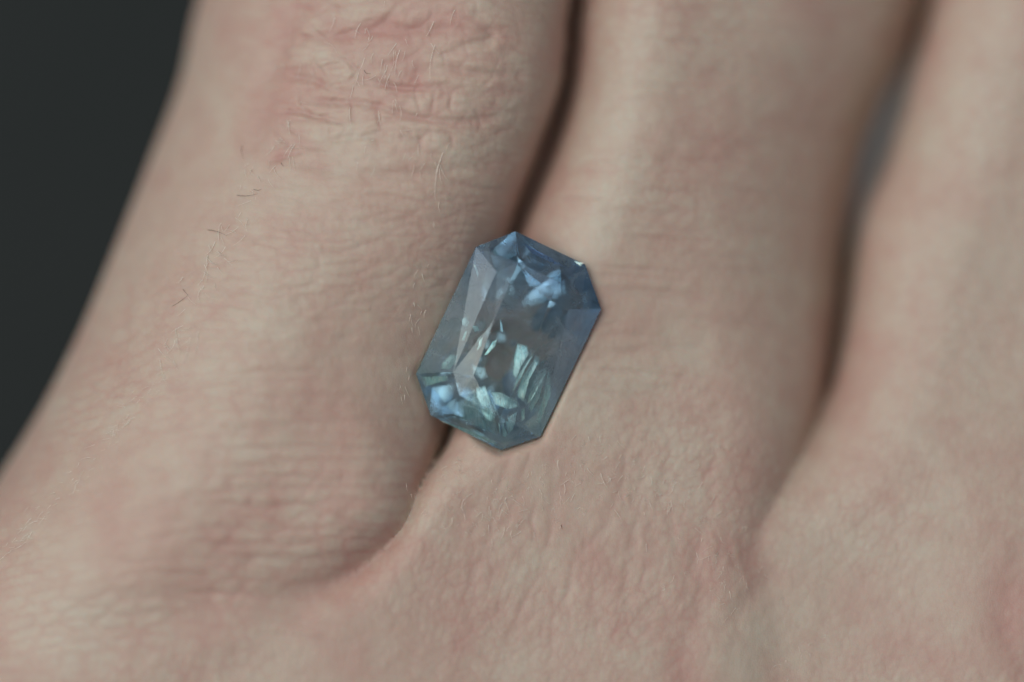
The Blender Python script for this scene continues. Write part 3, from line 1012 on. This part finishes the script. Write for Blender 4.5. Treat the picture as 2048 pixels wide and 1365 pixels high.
def feather_glint(outline, depth0, tilt, seed, thick=0.0015, tone=0.0, strength=1.0, soft=1.0):
    """a wavy healed crack, or a reflection patch built as one: outline in crop pixels, lying at depth0, tilted, thinning out to its rim"""
    o = np.array(outline, float)
    c = o.mean(0)
    ring_n = len(o)
    vs, fs, body = [], [], []
    rings = 6
    for side in (1, -1):
        for k in range(rings):
            u = max(k, 0.05) / (rings - 1)
            q = c + (o - c) * u
            for i in range(ring_n):
                x, y, _ = G(q[i, 0], q[i, 1], -0.02)
                dz = (0.082 + tilt[0]) * (q[i, 0] - c[0]) / 1000 + (0.048 + tilt[1]) * (q[i, 1] - c[1]) / 1000
                z = depth0 + dz + 0.0009 * math.sin(q[i, 0] / 31 + seed) * math.sin(q[i, 1] / 40) + side * thick * (1.02 - u ** 2)
                vs.append(np.array([x, y, z]) - O3)
                body.append(min(1.0, strength * 1.6 * (1 - u ** (2.6 / soft))) if soft else strength)
    for s_ in range(2):
        base_ = s_ * rings * ring_n
        for k in range(rings - 1):
            for i in range(ring_n):
                j = (i + 1) % ring_n
                q = (base_ + k * ring_n + i, base_ + (k + 1) * ring_n + i, base_ + (k + 1) * ring_n + j, base_ + k * ring_n + j)
                fs.append(q if s_ == 0 else q[::-1])
    ob = mesh_obj("inclusion_and_glint", vs, fs, INC, gem, True)
    a = ob.data.attributes.new("body", 'FLOAT', 'POINT')
    a.data.foreach_set("value", np.array(body, np.float32))
    a = ob.data.attributes.new("tone", 'FLOAT', 'POINT')
    a.data.foreach_set("value", np.full(len(vs), tone, np.float32))
    return ob


feather_glint([(695, 700), (748, 712), (760, 762), (715, 835), (690, 895), (668, 880), (676, 770)], -0.040, (0.0, 0.0), 1, strength=1.0)
feather_glint([(780, 758), (800, 790), (745, 890), (716, 1012), (680, 992), (670, 960), (700, 870)], -0.034, (0.03, 0.0), 2, soft=.5)
feather_glint([(830, 830), (846, 850), (765, 1000), (733, 1040), (740, 985)], -0.030, (-0.02, 0.02), 3, soft=.4)
feather_glint([(850, 838), (872, 905), (870, 985), (808, 1140), (785, 1130), (825, 1000)], -0.040, (0.0, -0.03), 4, soft=.5, strength=.9)
feather_glint([(812, 880), (834, 874), (806, 1000), (758, 1078), (738, 1052)], -0.034, (0.06, 0.0), 5, tone=.25, soft=.4, strength=.9)
feather_glint([(545, 965), (605, 966), (684, 1010), (697, 1044), (625, 1056), (568, 1035)], -0.030, (0.0, 0.07), 6, tone=.5, strength=.55, soft=.5)
feather_glint([(478, 935), (520, 930), (548, 1000), (562, 1064), (508, 1042), (478, 985)], -0.028, (0.0, 0.0), 7, tone=.7, soft=1.2)
feather_glint([(396, 1008), (482, 1028), (545, 1100), (594, 1196), (500, 1150), (408, 1100)], -0.045, (-0.03, 0.03), 8, tone=.5, strength=.5, soft=.6)
feather_glint([(503, 1038), (562, 1050), (588, 1094), (560, 1112), (520, 1080)], -0.026, (0.02, 0.0), 9, tone=.4, strength=.8)
feather_glint([(618, 1092), (678, 1060), (668, 1160), (640, 1185)], -0.035, (0.0, 0.03), 10, tone=.7, strength=.75, soft=.4)
feather_glint([(604, 1095), (640, 1190), (625, 1205), (608, 1190)], -0.033, (0.03, -0.03), 26, tone=.5, strength=.6, soft=.4)
feather_glint([(700, 1050), (722, 1045), (725, 1110), (706, 1130)], -0.030, (0.0, 0.0), 27, tone=.1, strength=.7, soft=.5)
feather_glint([(395, 570), (420, 558), (440, 590), (425, 617), (398, 605)], -0.010, (0, 0), 11, soft=.7)
feather_glint([(455, 608), (490, 612), (502, 638), (470, 647)], -0.006, (0, 0), 12, soft=.7)
feather_glint([(395, 690), (420, 630), (432, 640), (412, 700)], -0.012, (0, 0), 13, strength=.5)
feather_glint([(285, 815), (340, 762), (382, 768), (368, 818), (335, 852), (285, 848)], -0.018, (.0, .0), 14, tone=.3, strength=.8)
feather_glint([(560, 690), (588, 676), (576, 720), (530, 768), (512, 768)], -0.040, (0, 0), 15, soft=.7, strength=.8)
feather_glint([(500, 690), (522, 668), (515, 722), (488, 748)], -0.040, (0.03, 0), 16, soft=.7, strength=.8)
feather_glint([(700, 150), (800, 205), (905, 250), (955, 290), (870, 275), (760, 225)], -0.022, (0.0, 0.0), 17, tone=1.0, strength=.8, soft=.9)  # blue streak imitates a pavilion reflection, built in as geometry
feather_glint([(720, 300), (760, 335), (830, 385), (800, 405), (755, 395)], -0.020, (0.0, 0.0), 18, tone=.1, strength=.6, soft=1.2)  # teal patch likewise stands in for a pavilion reflection
feather_glint([(985, 245), (1062, 262), (1035, 290), (985, 280)], -0.024, (0.0, 0.0), 19, strength=.3, soft=1.4)
feather_glint([(660, 150), (692, 160), (702, 250), (675, 215)], -0.015, (0.0, 0.0), 20, tone=.2, strength=.6)
feather_glint([(455, 270), (470, 270), (488, 330), (482, 350)], -0.016, (0.0, 0.0), 21, strength=.4)
feather_glint([(460, 820), (520, 830), (540, 890), (500, 905), (462, 880)], -0.050, (0.0, 0.0), 28, tone=.8, strength=.35)
feather_glint([(600, 560), (618, 600), (620, 650), (600, 640)], -0.040, (0, 0), 24, tone=.5, strength=.4)
feather_glint([(690, 700), (750, 706), (795, 758), (855, 838), (878, 910), (872, 1000), (810, 1145), (770, 1095), (735, 1042), (690, 1015), (664, 960), (672, 880), (645, 830), (668, 760)], -0.060, (0.02, 0.0), 30, tone=.25, strength=.22, soft=1.2)
feather_glint([(380, 1000), (470, 940), (560, 985), (600, 1100), (600, 1190), (480, 1140), (390, 1090)], -0.058, (0.02, 0.03), 31, tone=.55, strength=.38, soft=.8)
feather_glint([(275, 1108), (420, 1160), (592, 1240), (596, 1262), (420, 1188), (275, 1126)], -0.040, (0.0, 0.0), 23, strength=.5, soft=.5)  # pale strip imitates the girdle's reflection along the bottom edge
feather_glint([(170, 880), (330, 872), (335, 900), (190, 940)], -0.036, (0, 0), 25, strength=.4, soft=.6)
